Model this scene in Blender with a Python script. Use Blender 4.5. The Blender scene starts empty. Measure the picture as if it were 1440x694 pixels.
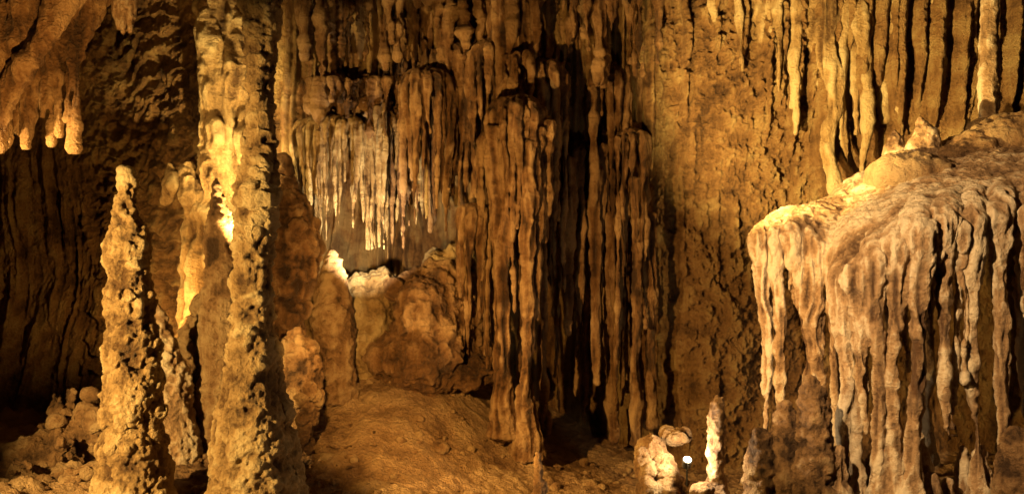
import bpy, math, random
import numpy as np
from mathutils import Vector
random.seed(7); rng=np.random.default_rng(7)
F=1247.0; CZ=3.0
def W(px,py,d): return np.array([(px-720)/F*d, d, CZ-(py-347)/F*d])
# ------------------------------------------------ noise
def _h(ix,iy,iz,s):
    h=(ix.astype(np.int64)*374761393+iy.astype(np.int64)*668265263+iz.astype(np.int64)*2147483647+s*974711)&0xFFFFFFFF
    h=((h^(h>>13))*1274126177)&0xFFFFFFFF
    h=((h^(h>>16))*2246822519)&0xFFFFFFFF
    h=h^(h>>15)
    return (h&0xFFFFFF)/float(0xFFFFFF)
def vn(x,y,z,s=0):
    x0=np.floor(x);y0=np.floor(y);z0=np.floor(z)
    fx=x-x0;fy=y-y0;fz=z-z0
    fx=fx*fx*fx*(fx*(fx*6-15)+10);fy=fy*fy*fy*(fy*(fy*6-15)+10);fz=fz*fz*fz*(fz*(fz*6-15)+10)
    r=0
    for i in (0,1):
        wx=fx if i else 1-fx
        for j in (0,1):
            wy=fy if j else 1-fy
            for k in (0,1):
                wz=fz if k else 1-fz
                r=r+wx*wy*wz*_h(x0+i,y0+j,z0+k,s)
    return r*2-1
def fbm(x,y,z,o=3,s=0,g=0.5):
    a=1;r=0;t=0
    for i in range(o):
        r=r+a*vn(x,y,z,s+i*17);t+=a;a*=g
        x=x*2.03+5.1;y=y*2.03+1.7;z=z*2.03+9.2
    return r/t
def worley(x,y,z,s=0):
    x0=np.floor(x);y0=np.floor(y);z0=np.floor(z)
    best=np.full(np.shape(x),9.0)
    for i in (-1,0,1):
        for j in (-1,0,1):
            for k in (-1,0,1):
                cx=x0+i;cy=y0+j;cz=z0+k
                dx=cx+_h(cx,cy,cz,s)-x;dy=cy+_h(cx,cy,cz,s+1)-y;dz=cz+_h(cx,cy,cz,s+2)-z
                best=np.minimum(best,dx*dx+dy*dy+dz*dz)
    return np.sqrt(best)
def sstep(a,b,x):
    t=np.clip((x-a)/(b-a),0,1); return t*t*(3-2*t)
# ------------------------------------------------ materials
def rock_mat(name,dark,mid,light,bump=0.6,rough=0.6,streak=1.0,blotch=0.9,gr=30.0,lightamt=0.5):
    m=bpy.data.materials.new(name); m.use_nodes=True; nt=m.node_tree; N=nt.nodes; L=nt.links
    b=N['Principled BSDF']
    geo=N.new('ShaderNodeNewGeometry')
    mp=N.new('ShaderNodeMapping'); mp.inputs['Scale'].default_value=(7,7,0.7); L.new(geo.outputs['Position'],mp.inputs[0])
    def noise(vec,sc,det,rg=0.55,dist=0.0):
        n=N.new('ShaderNodeTexNoise'); n.inputs['Scale'].default_value=sc; n.inputs['Detail'].default_value=det
        n.inputs['Roughness'].default_value=rg; n.inputs['Distortion'].default_value=dist; L.new(vec,n.inputs['Vector']); return n.outputs['Fac']
    P=geo.outputs['Position']
    st=noise(mp.outputs[0],streak,3,0.6); bl=noise(P,blotch,4,0.6); fi=noise(P,gr,4,0.75)
    def math_(op,a,bv):
        n=N.new('ShaderNodeMath'); n.operation=op
        for i,v in enumerate((a,bv)):
            if isinstance(v,(int,float)): n.inputs[i].default_value=v
            else: L.new(v,n.inputs[i])
        return n.outputs[0]
    at=N.new('ShaderNodeAttribute'); at.attribute_name='relief'
    s=math_('ADD',math_('MULTIPLY',st,0.45),math_('MULTIPLY',bl,0.55))
    s=math_('ADD',s,math_('MULTIPLY',math_('SUBTRACT',fi,0.5),0.36))
    s=math_('ADD',s,math_('MULTIPLY',at.outputs['Fac'],0.18))
    r=N.new('ShaderNodeValToRGB'); L.new(s,r.inputs[0]); e=r.color_ramp.elements
    e[0].position=0.30; e[0].color=(*dark,1); e[1].position=0.49; e[1].color=(*mid,1)
    x=e.new(0.5+0.28*(1.2-lightamt)); x.color=(*light,1)
    L.new(r.outputs[0],b.inputs['Base Color'])
    rr=N.new('ShaderNodeMapRange'); L.new(fi,rr.inputs[0]); rr.inputs[1].default_value=.3; rr.inputs[2].default_value=.7; rr.inputs[3].default_value=rough-.15; rr.inputs[4].default_value=rough+.2
    L.new(rr.outputs[0],b.inputs['Roughness']); b.inputs['Specular IOR Level'].default_value=0.35
    bp=N.new('ShaderNodeBump'); bp.inputs['Strength'].default_value=bump; bp.inputs['Distance'].default_value=0.13
    L.new(fi,bp.inputs['Height']); L.new(bp.outputs[0],b.inputs['Normal'])
    return m
M_wall=rock_mat('ochre_limestone',(.07,.031,.011),(.25,.13,.048),(.42,.28,.12),bump=1)
M_brown=rock_mat('iron_stained_flowstone',(.04,.019,.009),(.17,.085,.035),(.38,.24,.12),bump=.75,rough=.5,lightamt=.5)
M_cream=rock_mat('cream_calcite',(.09,.045,.022),(.34,.21,.112),(.60,.48,.34),bump=.65,rough=.5,lightamt=.7)
M_col=rock_mat('banded_calcite',(.10,.05,.018),(.36,.23,.10),(.55,.42,.23),bump=.85,rough=.6,lightamt=.6)
M_pop=rock_mat('coralloid_calcite',(.06,.028,.011),(.26,.14,.06),(.46,.31,.16),bump=.9,rough=.7)
M_floor=rock_mat('cave_clay',(.14,.07,.03),(.32,.19,.09),(.44,.29,.15),bump=1,rough=.75,streak=.3,gr=18)
# ------------------------------------------------ geometry helpers
def finish_mesh(name,co,faces,mat,relief=None):
    me=bpy.data.meshes.new(name); me.from_pydata([],[],[])
    co=np.asarray(co,dtype=np.float32); faces=np.asarray(faces,dtype=np.int32)
    me.vertices.add(len(co)); me.vertices.foreach_set('co',co.ravel())
    n=len(faces); me.loops.add(n*4); me.polygons.add(n)
    me.loops.foreach_set('vertex_index',faces.ravel()); me.polygons.foreach_set('loop_start',np.arange(n,dtype=np.int32)*4)
    me.update(calc_edges=True); me.validate()
    me.polygons.foreach_set('use_smooth',np.ones(n,dtype=bool))
    if relief is not None:
        a=me.attributes.new('relief','FLOAT','POINT'); a.data.foreach_set('value',relief.astype(np.float32))
    me.materials.append(mat); ob=bpy.data.objects.new(name,me); bpy.context.collection.objects.link(ob); return ob
def catmull(pts,step=0.06):
    pts=np.array(pts,float)
    if len(pts)<3:
        n=max(2,int(np.linalg.norm(pts[1]-pts[0])/step)); t=np.linspace(0,1,n)[:,None]; return pts[0]*(1-t)+pts[1]*t, np.linspace(0,1,n)
    P=np.vstack([2*pts[0]-pts[1],pts,2*pts[-1]-pts[-2]]); out=[];tt=[]
    for i in range(len(pts)-1):
        a,b,c,d=P[i:i+4]; n=max(1,int(np.linalg.norm(c-b)/step))
        for k in range(n):
            t=k/n; out.append(.5*((2*b)+(c-a)*t+(2*a-5*b+4*c-d)*t*t+(3*b-a-3*c+d)*t**3)); tt.append(i+t)
    out.append(pts[-1]); tt.append(len(pts)-1)
    return np.array(out),np.array(tt)
class Parts:
    def __init__(s): s.v=[];s.f=[];s.n=0
    def tube(s,pts,rad,seg=12,step=0.06,jit=0.0,sq=1.0):
        C,t=catmull(pts,step); R=np.interp(t,np.arange(len(rad)),rad)
        if jit>0:
            o=random.random()*100; l=np.arange(len(C))*step
            C=C+np.stack([vn(l*1.5+o,l*0,l*0,1),vn(l*1.5+o,l*0,l*0,2),l*0],1)*jit*np.clip(l/0.5,0,1)[:,None]
            R=R*(1+0.16*vn(l*2.2+o,l*0,l*0,3)+0.07*vn(l*9+o,l*0,l*0,4))
        T=np.gradient(C,axis=0); T/=np.linalg.norm(T,axis=1)[:,None]+1e-9
        up=np.array([0.13,1,0.05]); A=np.cross(T,up); A/=np.linalg.norm(A,axis=1)[:,None]+1e-9; B=np.cross(T,A)
        th=np.linspace(0,2*np.pi,seg,endpoint=False); b=s.n; n=len(C)
        ring=C[:,None,:]+R[:,None,None]*(np.cos(th)[None,:,None]*A[:,None,:]+sq*np.sin(th)[None,:,None]*B[:,None,:])
        V=np.vstack([ring.reshape(-1,3),C[0]-T[0]*R[0]*.4,C[-1]+T[-1]*R[-1]*.6]); s.v.append(V); s.n+=len(V)
        for i in range(n-1):
            for j in range(seg):
                k=(j+1)%seg; s.f.append((b+i*seg+j,b+i*seg+k,b+(i+1)*seg+k,b+(i+1)*seg+j))
        for j in range(seg):
            k=(j+1)%seg; s.f.append((b+n*seg,b+k,b+j)); s.f.append((b+n*seg+1,b+(n-1)*seg+j,b+(n-1)*seg+k))
    def ball(s,c,r,seg=16):
        c=np.array(c,float); r=np.array(r if hasattr(r,'__len__') else (r,r,r),float)
        b=s.n; V=[]; nr=seg//2
        for i in range(1,nr):
            a=math.pi*i/nr
            for j in range(seg):
                t=2*math.pi*j/seg; V.append(c+r*np.array([math.sin(a)*math.cos(t),math.sin(a)*math.sin(t),math.cos(a)]))
        V.append(c+r*np.array([0,0,1]));V.append(c-r*np.array([0,0,1])); s.v.append(np.array(V)); s.n+=len(V)
        for i in range(nr-2):
            for j in range(seg):
                k=(j+1)%seg; s.f.append((b+i*seg+j,b+(i+1)*seg+j,b+(i+1)*seg+k,b+i*seg+k))
        tp=b+(nr-1)*seg
        for j in range(seg):
            k=(j+1)%seg; s.f.append((tp,b+j,b+k)); s.f.append((tp+1,b+(nr-2)*seg+k,b+(nr-2)*seg+j))
    def profile(s,rows,d,sq=1.0,lean=0.0):
        pts=[];rad=[]
        for py,a,b in rows:
            p=W((a+b)/2,py,d); pts.append(p); rad.append((b-a)/2/F*d)
        s.tube(pts,rad,seg=24,step=0.05,sq=sq)
    def build(s,name,mat,voxel=0.02,smooth=3,flute=0,ripple=0,pop=0,rough=0.02,lump=0.0,popf=9,flf=9,ripf=11,fine=.008):
        me=bpy.data.meshes.new(name); me.from_pydata(np.vstack(s.v).tolist(),[],s.f); ob=bpy.data.objects.new(name,me); bpy.context.collection.objects.link(ob)
        m=ob.modifiers.new('r','REMESH'); m.mode='VOXEL'; m.voxel_size=voxel
        m=ob.modifiers.new('s','SMOOTH'); m.iterations=smooth; m.factor=.5
        dg=bpy.context.evaluated_depsgraph_get(); ev=ob.evaluated_get(dg); nm=bpy.data.meshes.new_from_object(ev)
        bpy.data.objects.remove(ob); n=len(nm.vertices)
        co=np.empty(n*3,np.float32); nm.vertices.foreach_get('co',co); co=co.reshape(-1,3).astype(float)
        no=np.empty(n*3,np.float32); nm.vertices.foreach_get('normal',no); no=no.reshape(-1,3).astype(float)
        x,y,z=co.T; D=rough*fbm(x*6,y*6,z*6,3,5)+fine*fbm(x*19,y*19,z*15,2,6); D=D+lump*fbm(x*1.8,y*1.8,z*1.8,2,9)
        if flute:
            w=0.25*vn(x*2,y*2,z*2,30); hz=1-np.abs(no[:,2])*.5
            D=D+flute*hz*(1-2.2*np.abs(fbm((x+w*.3)*flf,y*flf,z*.7,2,40)))
        if ripple:
            q=vn(x*4,y*4,z*2.5,60); k=fbm(x*5,y*5,z*ripf+q*1.2,2,61); D=D+ripple*(1-2.5*np.abs(k))*(.5+.5*vn(x*2.5,y*2.5,z*2.5,66))
        if pop:
            mk=.75+.5*vn(x*2,y*2,z*2,72)
            wx=x+.03*vn(x*9,y*9,z*9,73); wz=z+.03*vn(x*9,y*9,z*9,74)
            d1=worley(wx*popf,y*popf,wz*popf*1.1,70); D=D+pop*mk*(np.sqrt(np.clip(1-d1*d1*1.3,0,1))-.4)
            d2=worley(wx*popf*2.1,y*popf*2.1,wz*popf*2.1,77); D=D+pop*.5*(np.sqrt(np.clip(1-d2*d2*1.3,0,1))-.4)
        co=co+no*D[:,None]; nm.vertices.foreach_set('co',co.astype(np.float32).ravel())
        sc=np.std(D)+1e-6; a=nm.attributes.new('relief','FLOAT','POINT'); a.data.foreach_set('value',np.clip((D-D.mean())/sc*.5,-1,1).astype(np.float32))
        nm.polygons.foreach_set('use_smooth',np.ones(len(nm.polygons),dtype=bool)); nm.materials.clear(); nm.materials.append(mat); nm.name=name; nm.update()
        o=bpy.data.objects.new(name,nm); bpy.context.collection.objects.link(o); return o
def tps(P,V,reg=1e-3):
    P=np.array(P,float);V=np.array(V,float);n=len(P)
    def K(r2): return np.where(r2>0,r2*np.log(r2+1e-12),0)
    A=np.zeros((n+3,n+3)); d=((P[:,None]-P[None])**2).sum(-1); A[:n,:n]=K(d)+reg*np.eye(n)*10; A[:n,n]=1;A[:n,n+1:]=P;A[n,:n]=1;A[n+1:,:n]=P.T
    w=np.linalg.solve(A,np.r_[V,0,0,0])
    def f(x,y):
        r=w[n]+w[n+1]*x+w[n+2]*y
        for i in range(n): r=r+w[i]*K((x-P[i,0])**2+(y-P[i,1])**2)
        return r
    return f
def grid_faces(nu,nv,flip=False):
    i=np.arange(nu-1)[:,None]*nv+np.arange(nv-1)[None,:]; i=i.ravel()
    f=np.stack([i,i+nv,i+nv+1,i+1],1); return f[:,::-1] if flip else f
# ------------------------------------------------ wall
ctl=[]
rows={-50:[(0,13.5),(130,13.5),(250,13.2),(320,12.8),(430,12.6),(560,12.9),(700,12.7),(850,12.9),(1000,12.9),(1150,12.5),(1300,12.2),(1440,12.0)],
200:[(0,14.3),(130,13.6),(250,13.1),(320,12.9),(430,13.1),(560,14),(700,13.2),(850,13.4),(1000,13),(1150,12.7),(1300,12.3),(1440,12)],
350:[(0,14.3),(130,13.8),(250,13.2),(430,13.8),(600,15.3),(700,13.9),(850,14.2),(950,13.1),(1050,12.9),(1150,13),(1300,13.2),(1440,13)],
500:[(0,13.8),(130,13.4),(250,12.9),(430,13.4),(600,13.8),(750,14.7),(860,14.5),(950,13),(1050,12.8),(1200,13),(1440,13)],
650:[(0,13.2),(250,12.9),(500,13.3),(750,14.5),(860,13.9),(960,12.8),(1050,12.6),(1440,12.8)]}
for py,r in rows.items():
    for px,d in r:
        p=W(px,py,d); ctl.append((p[0],p[2],d))
ctl=np.array(ctl); fw=tps(ctl[:,:2],ctl[:,2])
NU,NV=1560,660
uu=np.r_[np.linspace(-11,-8.6,60,endpoint=False),np.linspace(-8.6,8.6,NU-120),np.linspace(8.6,11,61)[1:]]; v=np.linspace(-0.6,8.2,NV); X,Z=np.meshgrid(uu,v,indexing='ij'); X=X.ravel();Z=Z.ravel()
Y=fw(np.clip(X,-8.3,8),np.clip(Z,0,6.6))
Y=Y-np.clip(-X-8.3,0,9)*3.2-np.clip(X-8,0,9)*3.2
Y=Y-np.clip(Z-7.0,0,3)*1.2
px=720+X/Y*F; py=347-(Z-CZ)/Y*F
def box(a,b,c,d,s=40): return sstep(a-s,a+s,px)*(1-sstep(b-s,b+s,px))*sstep(c-s,c+s,py)*(1-sstep(d-s,d+s,py))
w_fl=np.clip(box(390,930,-200,640)+box(1110,1700,-200,260)*.35+box(-200,130,200,600)*.5,0,1)
w_te=box(120,300,20,600,30)
w_gr=box(900,1150,-200,680,60)
zero=X*0
warp=.12*fbm(X*1.3,zero,Z*.8,2,3)
fl=1-2*np.abs(fbm((X+warp)*3.1,zero,Z*.22,2,11)); fl2=1-2*np.abs(fbm((X+warp*1.3)*8,zero,Z*.4,2,13))
ends=sstep(-.25,.15,fbm(X*1.6,zero,Z*1.1,2,15)); ends2=sstep(-.1,.05,vn(X*7,zero,Z*.9,16))
D=w_fl*(.24*fl*(.35+.65*ends)+.11*fl2*(.3+.7*ends2))
# lumpy overlapping flowstone terraces: saw-tooth shelves broken into lobes
q=fbm(X*2.2,zero,Z*1.2,3,21); ph=Z*2.6+q*1.5; saw=ph-np.floor(ph)
lob=worley(X*4.5,zero+.3,Z*5.5,23)
te_r=(1-saw)**.8*1.2-.5-.9*np.clip(lob-.2,0,1)+.5*fbm(X*7,zero,Z*7,3,24)
D=D+w_te*.13*te_r
D=D+.16*fbm(X*.9,zero,Z*.9,3,31)+w_gr*.10*fbm(X*2.2,zero,Z*1.6,3,35)
rr_=random.Random(3); ribs=[]
for (x,y,w) in [(965,180,7),(1005,90,6),(1035,150,7),(1062,190,9),(1088,160,9),(1112,230,11),(1140,180,12),(1165,290,18),(1190,150,10),(1212,262,13),(1236,160,12),(1262,230,12),(1290,150,11),(1312,190,12),(1340,130,10),(1356,90,12),(1420,160,12),(1440,170,12)]: ribs.append((x,y,w,.24))
for i in range(34):
    x=rr_.uniform(1050,1560); ribs.append((x,rr_.uniform(10,260),rr_.uniform(4,8),rr_.uniform(.08,.2)))
for i in range(150):
    x=rr_.uniform(410,930); ribs.append((x,rr_.uniform(40,580),rr_.uniform(4,8),rr_.uniform(.08,.28)))
for i in range(26):
    x=rr_.uniform(900,1080); ribs.append((x,rr_.uniform(330,480),rr_.uniform(3,5),rr_.uniform(.05,.1)))
wav=fbm(X*.8,zero,Z*.8,2,91)*14
for (x,y,w,a) in ribs:
    dx=np.abs(px-x-wav*(.5+w*.05)); m=dx<w*1.5
    top=-400 if a>.11 else y-rr_.uniform(80,200)
    pp=py[m]; taper=np.clip((y-pp)/110,0,1)**.6*sstep(top-60,top+60,pp); ww=w*(.35+.65*taper)
    b=np.clip(1-(dx[m]/ww)**2,0,1)**.5*taper*a
    D[m]=np.maximum(D[m],D[m]*.45+b)
g=fbm(X*5,zero,Z*4.4,4,33,.6); D=D+g*(.04+.09*w_gr)
gr=fbm(X*16,zero,Z*15,2,37,.7); D=D+gr*(.02+.03*w_gr)
D=D-(w_gr*.05+.01)*sstep(.25,.5,fbm(X*10,zero,Z*8,2,38))
rel=np.clip((w_fl*(fl*.6+fl2*.6-.2)+te_r*w_te*.5+g*1.1+gr*.4),-1,1)
co=np.stack([X,Y-D,Z],1)
finish_mesh('cave_wall',co,grid_faces(NU,NV),M_wall,rel)
# ------------------------------------------------ floor
fc=[]
for a in [(0,700,8.5),(0,603,12.5),(140,600,12.6),(60,650,10.5),(180,725,8.8),(280,600,12),(350,725,9),(500,715,9.3),(480,520,13),(640,522,13),(560,600,11.2),(720,592,13),(720,715,10),(880,640,13),(900,715,10.4),(1050,660,12.6),(1050,725,9.4),(1250,720,8.8),(1440,720,8.8),(1250,660,12),(1440,650,12),(600,720,9.3)]:
    p=W(*a); fc.append(p)
for a in [(-10,0,.2),(0,0,.1),(10,0,.2),(-10,6,.5),(10,6,.5),(0,5,.1),(-10,15,.6),(10,15,.3),(0,16,.6),(-5,3,.2),(5,3,.2)]: fc.append(np.array(a,float))
fc=np.array(fc); ff=tps(fc[:,:2],fc[:,2],.01)
def floorz(x,y): return ff(np.asarray(x,float),np.asarray(y,float))
NU,NV=900,800
u=np.linspace(-11,11,NU); t=np.linspace(0,1,NV); v=-3+19*(1-(1-t)**1.25); X,Y=np.meshgrid(u,v,indexing='ij'); X=X.ravel();Y=Y.ravel(); zero=X*0
Zf=ff(X,np.clip(Y,0,16))
n1=fbm(X*.9,Y*.9,zero,3,81); n2=fbm(X*3.2,Y*3.2,zero,4,82,.6); n3=1-2*np.abs(fbm(X*5,Y*5,zero,2,84)); pb=worley(X*6,Y*6,zero+.5,85); pbm=sstep(.0,.5,fbm(X*1.2,Y*1.2,zero,2,86))
leftm=1-sstep(-4.5,-3.2,X)
Zf=Zf+.10*n1+.06*n2*(1+leftm)+.01*n3+.06*pbm*np.clip(.45-pb,0,1)+leftm*.09*np.clip(.6-worley(X*4,Y*4,zero+.2,88),0,1)*2+.03*fbm(X*16,Y*16,zero,3,89)
finish_mesh('cave_floor',np.stack([X,Y,Zf],1),grid_faces(NU,NV),M_floor,np.clip(n2*1.5,-1,1))
# ceiling
NU,NV=300,260
u=np.linspace(-11.5,11.5,NU); v=np.linspace(-3,16,NV); X,Y=np.meshgrid(u,v,indexing='ij'); X=X.ravel();Y=Y.ravel(); zero=X*0
finish_mesh('cave_ceiling',np.stack([X,Y,7.7+.35*fbm(X*.5,Y*.5,zero,3,5)+.12*fbm(X*2,Y*2,zero,3,6)],1),grid_faces(NU,NV,True),M_wall,zero)
# ------------------------------------------------ column and stalagmites
def knobs(p,rows,d,n,l0,l1,r0=.02,r1=.04,ymin=None):
    ys=[r[0] for r in rows]
    for i in range(n):
        yy=random.uniform(ymin or ys[0],ys[-1]); a=random.uniform(0,6.28); c=np.interp(yy,ys,[(r[1]+r[2])/2 for r in rows]); r=np.interp(yy,ys,[(r[2]-r[1])/2 for r in rows])/F*d
        q=W(c,yy,d)+np.array([math.cos(a)*r,math.sin(a)*r,0])*.93; L=random.uniform(l0,l1); r_=random.uniform(r0,r1)
        p.tube([q+np.array([0,0,.03]),q,q-np.array([0,0,L])],[r_*.7,r_,r_*.5],seg=8)
p=Parts()
CR=[(-130,335,405),(-60,342,398),(0,343,391),(50,347,386),(100,350,384),(160,352,384),(200,350,385),(235,347,388),(262,338,386),(290,335,383),(330,333,378),(380,331,376),(430,330,374),(470,326,376),(510,319,380),(550,312,388),(600,304,396),(650,300,405),(700,298,412),(770,285,425)]
p.profile(CR,9); knobs(p,CR,9,320,.03,.12,.018,.042)
p.profile([(250,352,380),(266,334,386),(282,331,388),(296,345,380)],8.95)
p.profile([(430,358,378),(480,362,386),(540,368,396),(600,374,410),(650,378,418),(710,375,428),(760,370,432)],9.15)
p.profile([(600,312,345),(650,303,350),(720,295,352)],8.85)
p.build('cave_column',M_col,voxel=.013,ripple=.03,pop=.05,popf=10,rough=.06,lump=.05,smooth=1,ripf=9,fine=.018)
p=Parts()
SR=[(241,176,184),(250,173,187),(270,168,190),(300,161,193),(330,155,202),(352,151,208),(366,156,208),(376,164,203),(385,160,206),(410,157,211),(440,154,215),(455,161,211),(470,153,218),(500,151,220),(515,158,216),(540,149,222),(580,147,224),(595,154,220),(620,144,229),(660,141,235),(700,138,239),(770,128,252)]
p.profile(SR,8.8); knobs(p,SR,8.8,420,.05,.15,.025,.05,366); knobs(p,SR,8.8,90,.02,.06,.014,.03,258)
p.build('stalagmite',M_col,voxel=.0125,ripple=.02,pop=.055,popf=11,rough=.055,lump=.04,smooth=1,ripf=8,fine=.018)
def stalag(rows,d,mat=M_pop,name='stalagmite',extra=None,**k):
    p=Parts(); p.profile(rows,d)
    if extra: extra(p)
    kw=dict(voxel=.017,ripple=.015,pop=.06,popf=9.5,rough=.055,lump=.05,smooth=1,fine=.014); kw.update(k)
    return p.build(name,mat,**kw)
stalag([(250,301,307),(262,297,311),(285,296,315),(320,293,322),(380,290,328),(450,286,332),(520,284,336),(620,278,345)],11,pop=.045)
stalag([(428,216,221),(445,214,228),(470,212,240),(510,213,256),(560,212,268),(620,208,274),(680,200,280)],10.6,M_cream)
stalag([(355,463,469),(372,459,476),(395,452,484),(430,446,492),(470,442,498),(510,446,496),(560,440,500)],12,pop=.07)
def cc(rows,d,n,r0,r1):
    def f(p):
        ys=[r[0] for r in rows]
        for i in range(n):
            y=random.uniform(ys[0],ys[-1]); c=np.interp(y,ys,[(r[1]+r[2])/2 for r in rows]); r=np.interp(y,ys,[(r[2]-r[1])/2 for r in rows])/F*d; a=random.uniform(0,6.28)
            p.ball(W(c,y,d)+np.array([math.cos(a)*r*.9,math.sin(a)*r*.9,0]),random.uniform(r0,r1),10)
    return f
R=[(465,410,422),(490,402,440),(520,400,450),(560,402,448),(600,404,440),(640,406,430),(700,400,438)]
stalag(R,10.2,extra=cc(R,10.2,110,.03,.075),pop=.07,popf=11,name='coralloid_stalagmite')
R=[(230,380,405),(270,378,415),(300,376,432),(340,380,442),(380,376,440),(420,372,420),(480,370,415),(560,372,425),(660,370,430)]
stalag(R,11.3,M_brown,extra=cc(R,11.3,70,.05,.11),pop=.07,popf=8,name='flowstone_pillar',flute=.04,fine=.02)
R=[(420,290,330),(480,262,330),(540,255,335),(600,250,340),(680,240,350)]
stalag(R,11.9,extra=cc(R,11.9,80,.06,.18),pop=.08,name='flowstone_mound')
# left rocks
p=Parts()
for (cx,cy,w,hh,d) in [(85,575,12,26,10.6),(100,562,10,18,10.7),(122,575,14,22,10.5),(112,600,18,20,10.4),(78,605,14,18,10.3),(135,610,14,30,10.2),(60,630,14,12,10.2),(95,630,18,16,10),(125,562,10,14,10.7),(30,655,18,12,9.6),(8,640,18,12,10.4),(108,665,22,14,9.6),(60,600,8,10,10.5)]:
    w*=.85;hh*=.85
    for k in range(7): p.ball(W(cx+random.uniform(-.8,.8)*w,cy+random.uniform(-.8,.9)*hh,d+random.uniform(-.1,.15)),(w/F*d*random.uniform(.3,.7),w/F*d*.6,hh/F*d*random.uniform(.3,.7)))
p.tube([W(-30,705,10.0),W(20,668,10.1),W(80,640,10.3),W(140,615,10.6),W(165,600,11)],[.35,.3,.28,.3,.3])
p.build('coralloid_rocks',M_pop,voxel=.017,pop=.09,popf=8,rough=.1,lump=.14,smooth=1,fine=.02)
# yellow flowstone behind column
p=Parts()
p.profile([(-120,270,350),(0,280,352),(60,283,352),(120,285,358),(180,286,360),(230,284,352),(270,270,345),(330,266,340),(420,262,350),(520,250,350),(640,240,360)],12.6,sq=1)
for (a,b,y,h,w) in [(300,0,60,90,12),(330,0,110,100,14),(308,0,190,60,15),(345,0,190,70,12),(292,0,250,40,15),(262,0,270,40,12),(240,0,260,30,10)]:
    p.tube([W(a,y-h,12.45),W(a+3,y,12.3),W(a+1,y+h*.8,12.45)],[w/F*7,w/F*13,w/F*8],jit=.05)
p.build('flowstone_column',M_col,voxel=.02,flute=.07,flf=6,ripple=.03,ripf=5,rough=.05,lump=.08)
# ------------------------------------------------ jellyfish draperies
def jelly(p,cx,cy,d,rx,n,tips,r=.055,dome=.35,depth=None,conv=.85,a0=-110,a1=110,core=True,kj=.14,pw=1.3):
    R=rx/F*d; RD=depth or R; c=W(cx,cy,d)
    if core: p.ball(c-np.array([0,0,dome*.7]),(R*.75,RD*.75,dome*.6),20)
    for i in range(n):
        a=math.radians(a0+(a1-a0)*(i+random.uniform(-.4,.4))/(n-1)); s,co_=math.sin(a),-math.cos(a)
        k=random.uniform(1-kj,1+kj*.5); dx,dy=s*R*k,co_*RD*k; f0=random.random()**pw; zt=CZ-(tips[0]+(tips[1]-tips[0])*f0-347)/F*d
        cv=conv*random.uniform(.88,1.08); zl=c[2]-dome*random.uniform(.9,1.6)
        P=[c+[dx*.15,dy*.15,-.02],c+[dx*.6,dy*.6,-dome*.25],c+[dx*.9,dy*.9,-dome*.62],[c[0]+dx,c[1]+dy,zl]]
        nn=4; 
        for j in range(1,nn+1):
            f=j/nn; m=1+(cv-1)*f; P.append([c[0]+dx*m,c[1]+dy*m,zl+(zt-zl)*f])
        rr=r*random.uniform(.55,1.25)
        p.tube(P,[rr*.9,rr*1.1,rr*1.25,rr*1.15,rr*.9,rr*.72,rr*.52,rr*.25],seg=10,jit=.03,step=.05)
def hang(p,x,y0,y1,d,r,taper=.3,drift=0,jit=.03,sq=1):
    r=r/F*d
    p.tube([W(x,y0,d),W(x+drift*.3,y0+(y1-y0)*.33,d),W(x+drift*.7,y0+(y1-y0)*.66,d),W(x+drift,y1,d)],[r,r*.85,r*.62,r*taper],jit=jit,seg=12,step=.05,sq=sq)
# A: cream curtain
p=Parts()
jelly(p,478,165,12.9,58,26,(230,350),r=.032,dome=.22,depth=.7,conv=.95,pw=.8,kj=.3)
jelly(p,470,175,13.1,66,18,(230,360),r=.03,dome=.25,depth=.5,conv=.95,core=False,pw=.8,kj=.3)
jelly(p,540,155,12.9,28,14,(230,360),r=.032,dome=.25,conv=.95,pw=.8,kj=.3)
for i in range(30): hang(p,random.uniform(425,600),random.uniform(140,190),random.uniform(210,365),12.75+random.uniform(-.35,.5),random.uniform(2.8,5.5),.2,random.uniform(-5,5))
p.build('flowstone_curtain',M_col,voxel=.015,flute=.015,flf=12,rough=.025,smooth=1)
p=Parts()
jelly(p,602,98,12.6,38,18,(180,330),r=.042,dome=.28,depth=.5,conv=.88)
jelly(p,570,150,13,24,9,(230,365),r=.038,dome=.25,conv=.9)
jelly(p,640,60,12.8,26,9,(150,300),r=.04,dome=.25,conv=.9)
for i in range(30): hang(p,random.uniform(575,700),random.uniform(-20,100),random.uniform(150,335),12.95+random.uniform(-.4,.4),random.uniform(3,6))
p.build('drapery_formation',M_brown,voxel=.017,flute=.025,flf=13,rough=.03,smooth=2)
# overhang above
p=Parts()
for i in range(120):
    x=random.uniform(415,930); hang(p,x,-140,np.interp(x,[415,470,545,600,700,800,930],[120,80,100,60,60,90,40])+random.uniform(-70,60),12.6+random.uniform(-.5,.5),random.uniform(4,10),.2,jit=.05)
for (x,y,dd,a,b,c) in [(480,135,13.1,.6,.5,.28),(515,150,13,.35,.4,.22),(448,125,12.9,.3,.4,.2),(475,20,13.1,.7,.6,.3),(650,0,13,.5,.4,.3),(760,0,13,.6,.5,.3)]: p.ball(W(x,y,dd),(a,b,c))
for i in range(32): hang(p,random.uniform(422,548),110,random.uniform(135,200),12.6+random.uniform(-.35,.4),random.uniform(3,8),.2)
p.build('stalactite_cluster',M_brown,voxel=.019,flute=.04,flf=10,ripple=.03,rough=.06,lump=.1,smooth=2)
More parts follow.
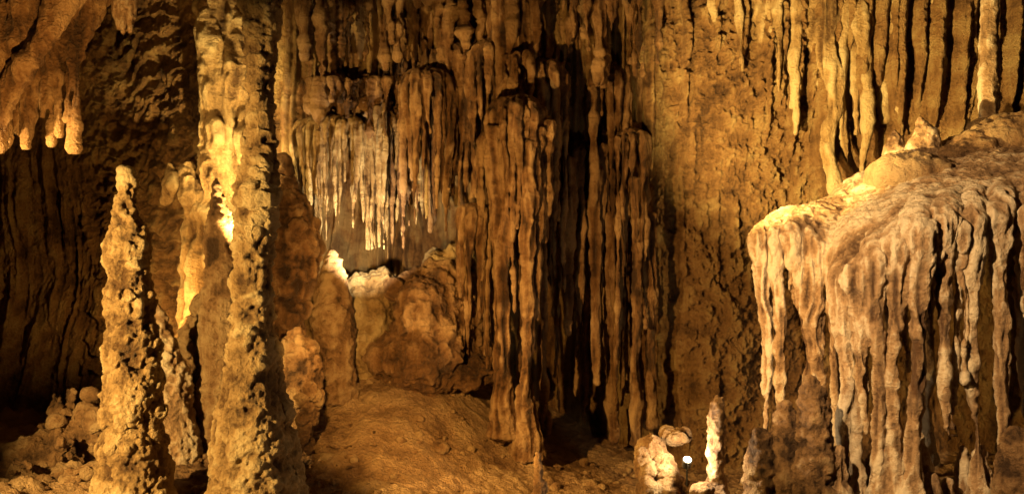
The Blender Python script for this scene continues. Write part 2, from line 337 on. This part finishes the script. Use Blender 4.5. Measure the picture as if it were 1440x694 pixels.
# C: main central column w/ draperies
p=Parts()
jelly(p,726,138,11.9,40,20,(220,540),r=.038,dome=.28,depth=.5,conv=.72,pw=1.2)
jelly(p,698,180,11.95,22,10,(260,470),r=.034,dome=.2,conv=.9)
jelly(p,750,160,11.9,24,10,(230,440),r=.034,dome=.2,conv=.85)
jelly(p,765,85,12.5,30,12,(160,420),r=.04,dome=.28,depth=.4,conv=.9)
jelly(p,690,60,12.6,30,11,(130,330),r=.04,dome=.28,depth=.4,conv=.95)
jelly(p,728,75,12.3,26,9,(120,240),r=.04,dome=.22,depth=.4,conv=.95)
p.tube([W(722,-60,12.6),W(722,60,12.5),W(730,180,12.3),W(735,330,12.3)],[.4,.36,.24,.08])
hang(p,694,180,545,11.6,9,1.1,14); hang(p,745,200,590,11.5,11,.95,-5); hang(p,708,200,570,11.55,7,1.2,2); hang(p,770,170,340,11.7,8); hang(p,757,180,450,11.6,7)
hang(p,730,200,600,11.9,7,.9,4); hang(p,762,330,610,12.2,6,1.2,4)
p.tube([W(738,540,11.55),W(740,590,11.55),W(740,640,11.6)],[.09,.14,.25]); p.tube([W(706,520,11.55),W(707,560,11.55),W(707,610,11.6)],[.09,.12,.22])
p.build('drapery_column',M_brown,voxel=.016,flute=.03,flf=12,rough=.035,smooth=2,fine=.012)
p=Parts()
jelly(p,668,287,12.2,24,14,(360,525),r=.034,dome=.14,conv=.85,depth=.4,pw=.9)
for i in range(9): hang(p,random.uniform(648,700),310,random.uniform(420,525),12.4+random.uniform(-.1,.3),random.uniform(3,6))
p.build('drapery_formation',M_brown,voxel=.017,flute=.02,rough=.025)
p=Parts()
jelly(p,885,185,12.8,24,9,(330,610),r=.036,dome=.2,depth=.4,conv=.95,core=False)
jelly(p,820,200,13.1,30,9,(300,540),r=.034,dome=.3,depth=.4,conv=.95,core=False)
jelly(p,850,90,13.0,30,9,(160,400),r=.038,dome=.3,depth=.4,conv=.95,core=False)
for i in range(50):
    x=random.uniform(776,930); hang(p,x,random.uniform(60,330),random.uniform(280,600),13.1+random.uniform(-.35,.9),random.uniform(3,6.5),.25,random.uniform(-8,8))
hang(p,895,250,625,12.6,9,.9); hang(p,915,300,600,12.7,9,.9); hang(p,862,300,620,12.9,8,.8); hang(p,838,240,540,12.8,7,.5); hang(p,800,220,470,12.7,7,.4)
p.build('drapery_formation',M_brown,voxel=.017,flute=.035,flf=11,rough=.035,lump=.03,smooth=2)
# boulders
p=Parts()
p.ball(W(600,450,12.5),(.50,.55,.64)); p.ball(W(600,500,12.4),(.62,.65,.6)); p.ball(W(643,470,12.6),(.3,.4,.5)); p.ball(W(620,400,12.8),(.4,.4,.25)); p.ball(W(585,405,12.8),(.25,.4,.25)); p.ball(W(560,500,12.5),(.4,.6,.35)); p.ball(W(660,520,12.5),(.5,.5,.3))
for i in range(30): x=random.uniform(555,650); p.ball(W(x,random.uniform(385,405)+abs(x-600)*.4,12.5),random.uniform(.05,.13),10)
p.build('flowstone_boulder',M_brown,voxel=.02,flute=.05,flf=6,pop=.045,popf=12,rough=.1,lump=.16,fine=.025)
p=Parts()
p.ball(W(525,450,12.9),(.5,.5,.52)); p.ball(W(495,425,13.2),(.5,.5,.38)); p.ball(W(545,410,13.1),(.4,.45,.3)); p.ball(W(520,490,12.8),(.45,.5,.5)); p.ball(W(640,385,13.3),(.5,.5,.4))
for i in range(40): p.ball(W(random.uniform(475,560),random.uniform(400,500),12.7),random.uniform(.05,.18),10)
p.build('flowstone_boulder',M_col,voxel=.02,ripple=.05,ripf=5,rough=.14,lump=.25,fine=.025,pop=.045)
# ------------------------------------------------ right shelf
lip=np.array([(1066,330,10.5),(1100,322,10.2),(1140,330,10.1),(1176,350,10.0),(1192,385,9.2),(1230,358,9.0),(1290,322,8.9),(1360,300,8.9),(1440,285,8.9),(1540,275,8.9)],float)
org=np.array([(1125,300,11.0),(1165,288,11.1),(1190,270,11.2),(1215,245,11.3),(1245,228,11.4),(1290,208,11.4),(1340,196,11.4),(1400,180,11.4),(1450,172,11.4),(1560,165,11.4)],float)
def cur(A,t): return np.array([np.interp(t,np.linspace(0,1,len(A)),A[:,k]) for k in range(3)])
p=Parts()
for i in range(80):
    t=i/79; a=W(*cur(lip,t)); b=W(*cur(org,t))
    th=.15 if t<.4 else .2
    m1=a+(b-a)*.33+[0,0,.12]; m2=a+(b-a)*.66+[0,0,.1]
    p.tube([a+[0,.1,-.08],m1-[0,0,th*.8],m2-[0,0,th*.9],b-[0,-.3,th*1.4]],[.12,th,th*1.1,th*1.3],seg=12,step=.12)
def fall(t,bot,r,inner=0.,conv=0.,rt=1.4,start=.55):
    a=cur(lip,t); o=cur(org,t); A=W(*a); O=W(*o); A[1]+=inner
    zb=CZ-(bot-347)/F*a[2]; H=A[2]-zb
    S=O+(A-O)*start+[0,0,-.02]; f2=O+(A-O)*.85
    P=[S,f2,A-[0,.0,.06],A+[conv*.15,-.03,-.3]]; rr=[r*.8,r*rt,r*rt*1.05,r*(rt*.5+.5)]
    for f in (.3,.5,.72,.9,1.0):
        if H*f>.35: P.append(A+[conv*f+random.uniform(-.02,.02),-.02,-H*f])
    full=bot>640
    base=[1.05,.85,.75,.85,1.6] if full else [1,.75,.55,.38,.18]
    rr+=[r*q for q in base[-(len(P)-4):]] if len(P)>4 else []
    p.tube(P,rr,seg=14,step=.05,jit=.04)
for t,full in [(.015,0),(.08,1),(.15,0),(.2,1),(.26,0),(.31,1)]:
    fall(t,random.uniform(700,712) if full else random.uniform(560,620),random.uniform(.05,.07),0,random.uniform(.0,.16),rt=1.7)
for i,t in enumerate([.425,.465,.51,.56,.615,.67,.72,.78,.84,.91,.98]):
    fall(t,random.uniform(695,712) if i%4!=2 else 610,random.uniform(.056,.082),random.uniform(-.05,.05),random.uniform(-.14,.14),rt=2.0)
for i in range(22):
    fall(random.uniform(.4,1),random.uniform(430,620),random.uniform(.026,.038),random.uniform(-.02,.2),random.uniform(-.08,.08),rt=1.8,start=.7)
for i in range(60):
    t=random.uniform(0,1); a=cur(lip,t); fall(t,a[1]+random.uniform(25,110),random.uniform(.022,.036),random.uniform(-.04,.15),random.uniform(-.04,.04),rt=1.4,start=.75)
for i in range(7): fall(random.uniform(0.4,1),random.uniform(600,705),random.uniform(.04,.06),random.uniform(.7,1.2),random.uniform(-.1,.1),rt=.7)
for x in list(range(1180,1520,22)):
    d=9+random.uniform(-.1,.5); h=random.uniform(600,675)
    p.tube([W(x,h,d),W(x+random.uniform(-4,4),(h+720)/2,d),W(x,740,d)],[.03,.09,.2],jit=.04)
p.build('flowstone_shelf',M_cream,voxel=.016,flute=.035,flf=13,rough=.035,smooth=2,lump=.04,fine=.014)
# things on shelf
def small(rows,d,mat=M_cream,name='stalagmite',**k): return stalag(rows,d,mat,name,voxel=.014,pop=.02,popf=16,ripple=.012,rough=.03,lump=.02,**k)
small([(182,1254,1260),(195,1248,1268),(215,1243,1274),(240,1238,1284)],10.9)
small([(165,1291,1297),(178,1286,1306),(188,1281,1318),(205,1278,1322),(225,1270,1330)],10.6)
p=Parts(); p.profile([(-80,1382,1404),(0,1381,1404),(60,1379,1405),(120,1380,1404),(170,1380,1403),(210,1374,1410)],11)
p.build('cave_column',M_cream,voxel=.018,ripple=.012,rough=.03,lump=.04,flute=.012)
p=Parts(); p.ball(W(1440,215,10.6),(.7,.7,.42)); p.ball(W(1370,232,10.6),(.7,.6,.32)); p.ball(W(1300,250,10.4),(.6,.6,.25))
p.build('flowstone_mound',M_pop,voxel=.02,pop=.04,popf=10,rough=.07,lump=.12,fine=.015)
# top right wall draperies
p=Parts()
for (x,y,r,dr) in [(1035,100,5,4),(1088,130,7,3),(1112,190,8,8),(1165,285,15,4),(1185,230,8,2),(1212,255,10,4),(1262,190,8,3),(1312,150,8,4),(1420,140,9,0),(1470,170,14,0)]:
    d=np.interp(x,[950,1150,1300,1440],[12.75,12.35,12.05,11.85]); hang(p,x,-110,y,d,r*1.1,.2,dr,jit=.06)
for (x,y,r,dr) in [(1070,60,24,12),(1105,110,20,14),(1150,120,26,10),(1205,90,28,12),(1245,170,26,8),(1290,70,24,12),(1330,120,28,-6),(1365,150,18,-4),(1425,100,26,8),(1460,130,26,0),(1225,20,34,6),(1310,20,30,0),(1010,30,20,8)]:
    d=np.interp(x,[950,1150,1300,1440],[12.85,12.45,12.15,11.95]); hang(p,x-dr,-170,y,d,r,.12,dr,jit=.07,sq=.55)
for i in range(26):
    x=random.uniform(1060,1480); d=np.interp(x,[950,1150,1300,1440],[12.85,12.4,12.1,11.9]); hang(p,x,-110,random.uniform(-20,190),d,random.uniform(3,7),.25,random.uniform(-4,8),jit=.05)
p.build('wall_drapery',M_col,voxel=.019,flute=.04,flf=8,rough=.03,lump=.05,smooth=2)
# upper-left drapery
p=Parts()
for k in range(24):
    j=k*.5; d=7.7+random.uniform(-.3,.35)+.25*math.sin(k*1.3); e=random.uniform(-8,8); tip=random.uniform(172,212)
    p.tube([W(190-j*24,-170,d+.4),W(150-j*23+e,-60,d+.1),W(112-j*22+e,15,d),W(80-j*20+e,75,d),W(56-j*20,115,d),W(44-j*20,145,d),W(38-j*20,tip,d)],[.26,.17,.12,.09,.07,.045,.012],jit=.05,seg=12)
for (x,y,r) in [(104,208,7),(98,170,6),(72,203,7),(84,190,5),(64,165,7),(30,198,6),(10,205,7)]:
    p.tube([W(x+60,-80,7.9),W(x+22,10,7.9),W(x+4,70,7.8),W(x,120,7.8),W(x-2,y,7.8)],[.18,.11,r/F*10,r/F*6,.01],jit=.03)
p.build('stalactite_cluster',M_brown,voxel=.0145,flute=.04,flf=12,rough=.035,lump=.05,smooth=0,fine=.014)
p=Parts(); p.profile([(-90,160,200),(-20,160,192),(5,161,190),(22,163,188),(33,168,185),(40,173,181)],8); hang(p,168,0,42,7.95,3.5,.4); hang(p,182,0,46,7.95,3.5,.4); hang(p,175,0,50,7.92,3.5,.4)
p.build('stalactite',M_cream,voxel=.011,flute=.02,flf=14,ripple=.015,rough=.02)
p=Parts()
for (x,y) in [(466,28),(455,10),(130,5),(268,5),(290,8)]: hang(p,x,-90,y,10.5,7,.3)
p.build('stalactite_cluster',M_brown,voxel=.016,rough=.02,flute=.01)
# lower right stalagmites
stalag([(530,1133,1149),(545,1127,1158),(575,1122,1164),(610,1118,1168),(650,1113,1172),(700,1105,1180),(760,1100,1190)],9.0)
stalag([(568,1098,1112),(585,1092,1122),(620,1086,1126),(660,1082,1130),(740,1075,1138)],9.1)
stalag([(604,1062,1076),(620,1056,1084),(660,1052,1088),(740,1046,1094)],9.1)
stalag([(604,1420,1436),(625,1410,1446),(660,1406,1452),(740,1400,1460)],8.7)
stalag([(636,753,762),(650,750,766),(670,748,768),(700,746,771),(750,742,776)],9.3,M_brown,pop=.015)
# lamp nook
R=[(557,1002,1016),(575,996,1022),(600,994,1020),(630,994,1019),(660,994,1020),(720,990,1028),(760,985,1030)]
stalag(R,9.4,M_cream,pop=.025,ripple=.025)
p=Parts()
for (cx,cy,w,hh,d) in [(918,625,18,24,9.7),(905,655,12,22,9.5),(945,612,24,9,9.9),(930,665,20,26,9.6),(950,692,28,18,9.5),(985,692,20,12,9.3),(905,690,16,20,9.4),(965,612,10,8,9.9),(1000,700,26,10,9.4)]:
    for k in range(5): p.ball(W(cx+random.uniform(-.4,.4)*w,cy+random.uniform(-.5,.5)*hh,d+random.uniform(-.05,.1)),(w/F*d*random.uniform(.5,.9),w/F*d*.8,hh/F*d*random.uniform(.5,.9)))
p.build('coralloid_rocks',M_pop,voxel=.014,pop=.045,popf=11,rough=.06,lump=.06,smooth=1)
# rubble
p=Parts()
for i in range(620):
    if i<240: x=random.uniform(-6.5,-3); y=random.uniform(8.5,12.2)
    elif i<460: x=random.uniform(-3,1.5); y=random.uniform(8.6,12.8)
    else: x=random.uniform(1.5,5); y=random.uniform(9,12.5)
    r=random.choice([.02,.025,.03,.03,.04,.06])*(1.25 if i<240 else 1) ; z=float(floorz(x,y))+.1*float(fbm(np.array([x*.9]),np.array([y*.9]),np.array([0.]),3,81)[0])
    p.ball((x,y,z+r*.1),(r*random.uniform(.8,1.6),r*random.uniform(.8,1.5),r*random.uniform(.5,.9)),8)
p.build('rubble',M_pop,voxel=.013,smooth=1,rough=.06,fine=.02)
# ------------------------------------------------ lamp fixture
def simple(name,col,rough=.5,metal=0,em=None,es=0):
    m=bpy.data.materials.new(name); m.use_nodes=True; b=m.node_tree.nodes['Principled BSDF']; b.inputs['Base Color'].default_value=(*col,1); b.inputs['Roughness'].default_value=rough; b.inputs['Metallic'].default_value=metal
    if em: b.inputs['Emission Color'].default_value=(*em,1); b.inputs['Emission Strength'].default_value=es
    return m
lp=W(966,650,9.3); root=bpy.data.objects.new('cave_floodlight',None); bpy.context.collection.objects.link(root); root.location=lp
def part(nm,fn,mat,loc,rot=(0,0,0),sc=(1,1,1)):
    fn(); o=bpy.context.object; o.name=nm; o.scale=sc; o.data.materials.append(mat); o.parent=root; o.location=loc; o.rotation_euler=rot; return o
blk=simple('black_metal',(.03,.03,.03),.4,.6); gls=simple('lit_glass',(.9,.9,.8),.3,0,(1,.86,.6),60)
h=part('housing',lambda:bpy.ops.mesh.primitive_cylinder_add(vertices=24,radius=.05,depth=.1),blk,(0,0,0),(math.radians(35),0,0)); bv=h.modifiers.new('b','BEVEL'); bv.width=.008
part('lens',lambda:bpy.ops.mesh.primitive_cylinder_add(vertices=24,radius=.036,depth=.008),gls,(0,-.03,.044),(math.radians(35),0,0))
part('bracket',lambda:bpy.ops.mesh.primitive_torus_add(major_radius=.06,minor_radius=.007),blk,(0,0,-.02),(0,math.radians(90),0))
part('stake',lambda:bpy.ops.mesh.primitive_cylinder_add(vertices=10,radius=.01,depth=.2),blk,(0,0,-.14))
# ------------------------------------------------ lights
def spot(name,loc,tgt,power,col,ang=60,blend=.6,size=.04):
    l=bpy.data.lights.new(name,'SPOT'); l.energy=power; l.color=col; l.spot_size=math.radians(ang); l.spot_blend=blend; l.shadow_soft_size=size
    o=bpy.data.objects.new(name,l); bpy.context.collection.objects.link(o); o.location=loc; d=Vector(tgt)-Vector(loc); o.rotation_euler=d.to_track_quat('-Z','Y').to_euler(); return o
def point(name,loc,power,col,size=.05):
    l=bpy.data.lights.new(name,'POINT'); l.energy=power; l.color=col; l.shadow_soft_size=size; o=bpy.data.objects.new(name,l); bpy.context.collection.objects.link(o); o.location=loc
OR=(1,.53,.13); YE=(1,.68,.22); WH=(1,.78,.46)
spot('cave_spotlight_left',(-5.6,5.4,2.6),(-2.4,10,2.0),3300,(1,.62,.19),80,.45)
spot('added_fill_far_left',(-4.5,11.4,1.9),(-5.6,13.3,3.6),230,OR,125)  # added unseen fill that lifts the dark left wall
spot('cave_spotlight_center',(-1.7,7.6,2.4),(0.6,12.5,2.3),1350,OR,105)
spot('cave_spotlight_flowstone',tuple(W(352,360,10.8)),tuple(W(310,90,12.5)),1400,YE,78)
spot('cave_spotlight_curtain',tuple(W(525,390,11.5)),tuple(W(500,310,12.8)),470,WH,95)
spot('cave_spotlight_shelf',(0.3,5.8,4.4),(4.4,9.2,2.3),2500,(1,.66,.30),54)
spot('cave_spotlight_upper_wall',(1.4,9.4,3.6),(4.6,12.3,5.4),3100,YE,80)
spot('added_fill_upper_left_drapery',(-3.0,5.4,3.0),(-4.6,7.8,5.1),620,OR,66)  # added light, no fixture, only to brighten the upper-left drapery
point('floodlight_beam',tuple(lp+[0,-.06,.12]),65,WH,.03)
w=bpy.data.worlds.new('World'); bpy.context.scene.world=w; w.use_nodes=True; bg=w.node_tree.nodes['Background']; bg.inputs[0].default_value=(1,.5,.2,1); bg.inputs[1].default_value=.008
cam=bpy.data.cameras.new('camera'); co_=bpy.data.objects.new('camera',cam); bpy.context.collection.objects.link(co_); co_.location=(0,0,CZ); co_.rotation_euler=(math.radians(90),0,0)
cam.sensor_width=36; cam.lens=18/(720/F); cam.clip_end=200; bpy.context.scene.camera=co_
sc=bpy.context.scene; sc.view_settings.view_transform='Standard'; sc.view_settings.look='None'; sc.view_settings.exposure=0
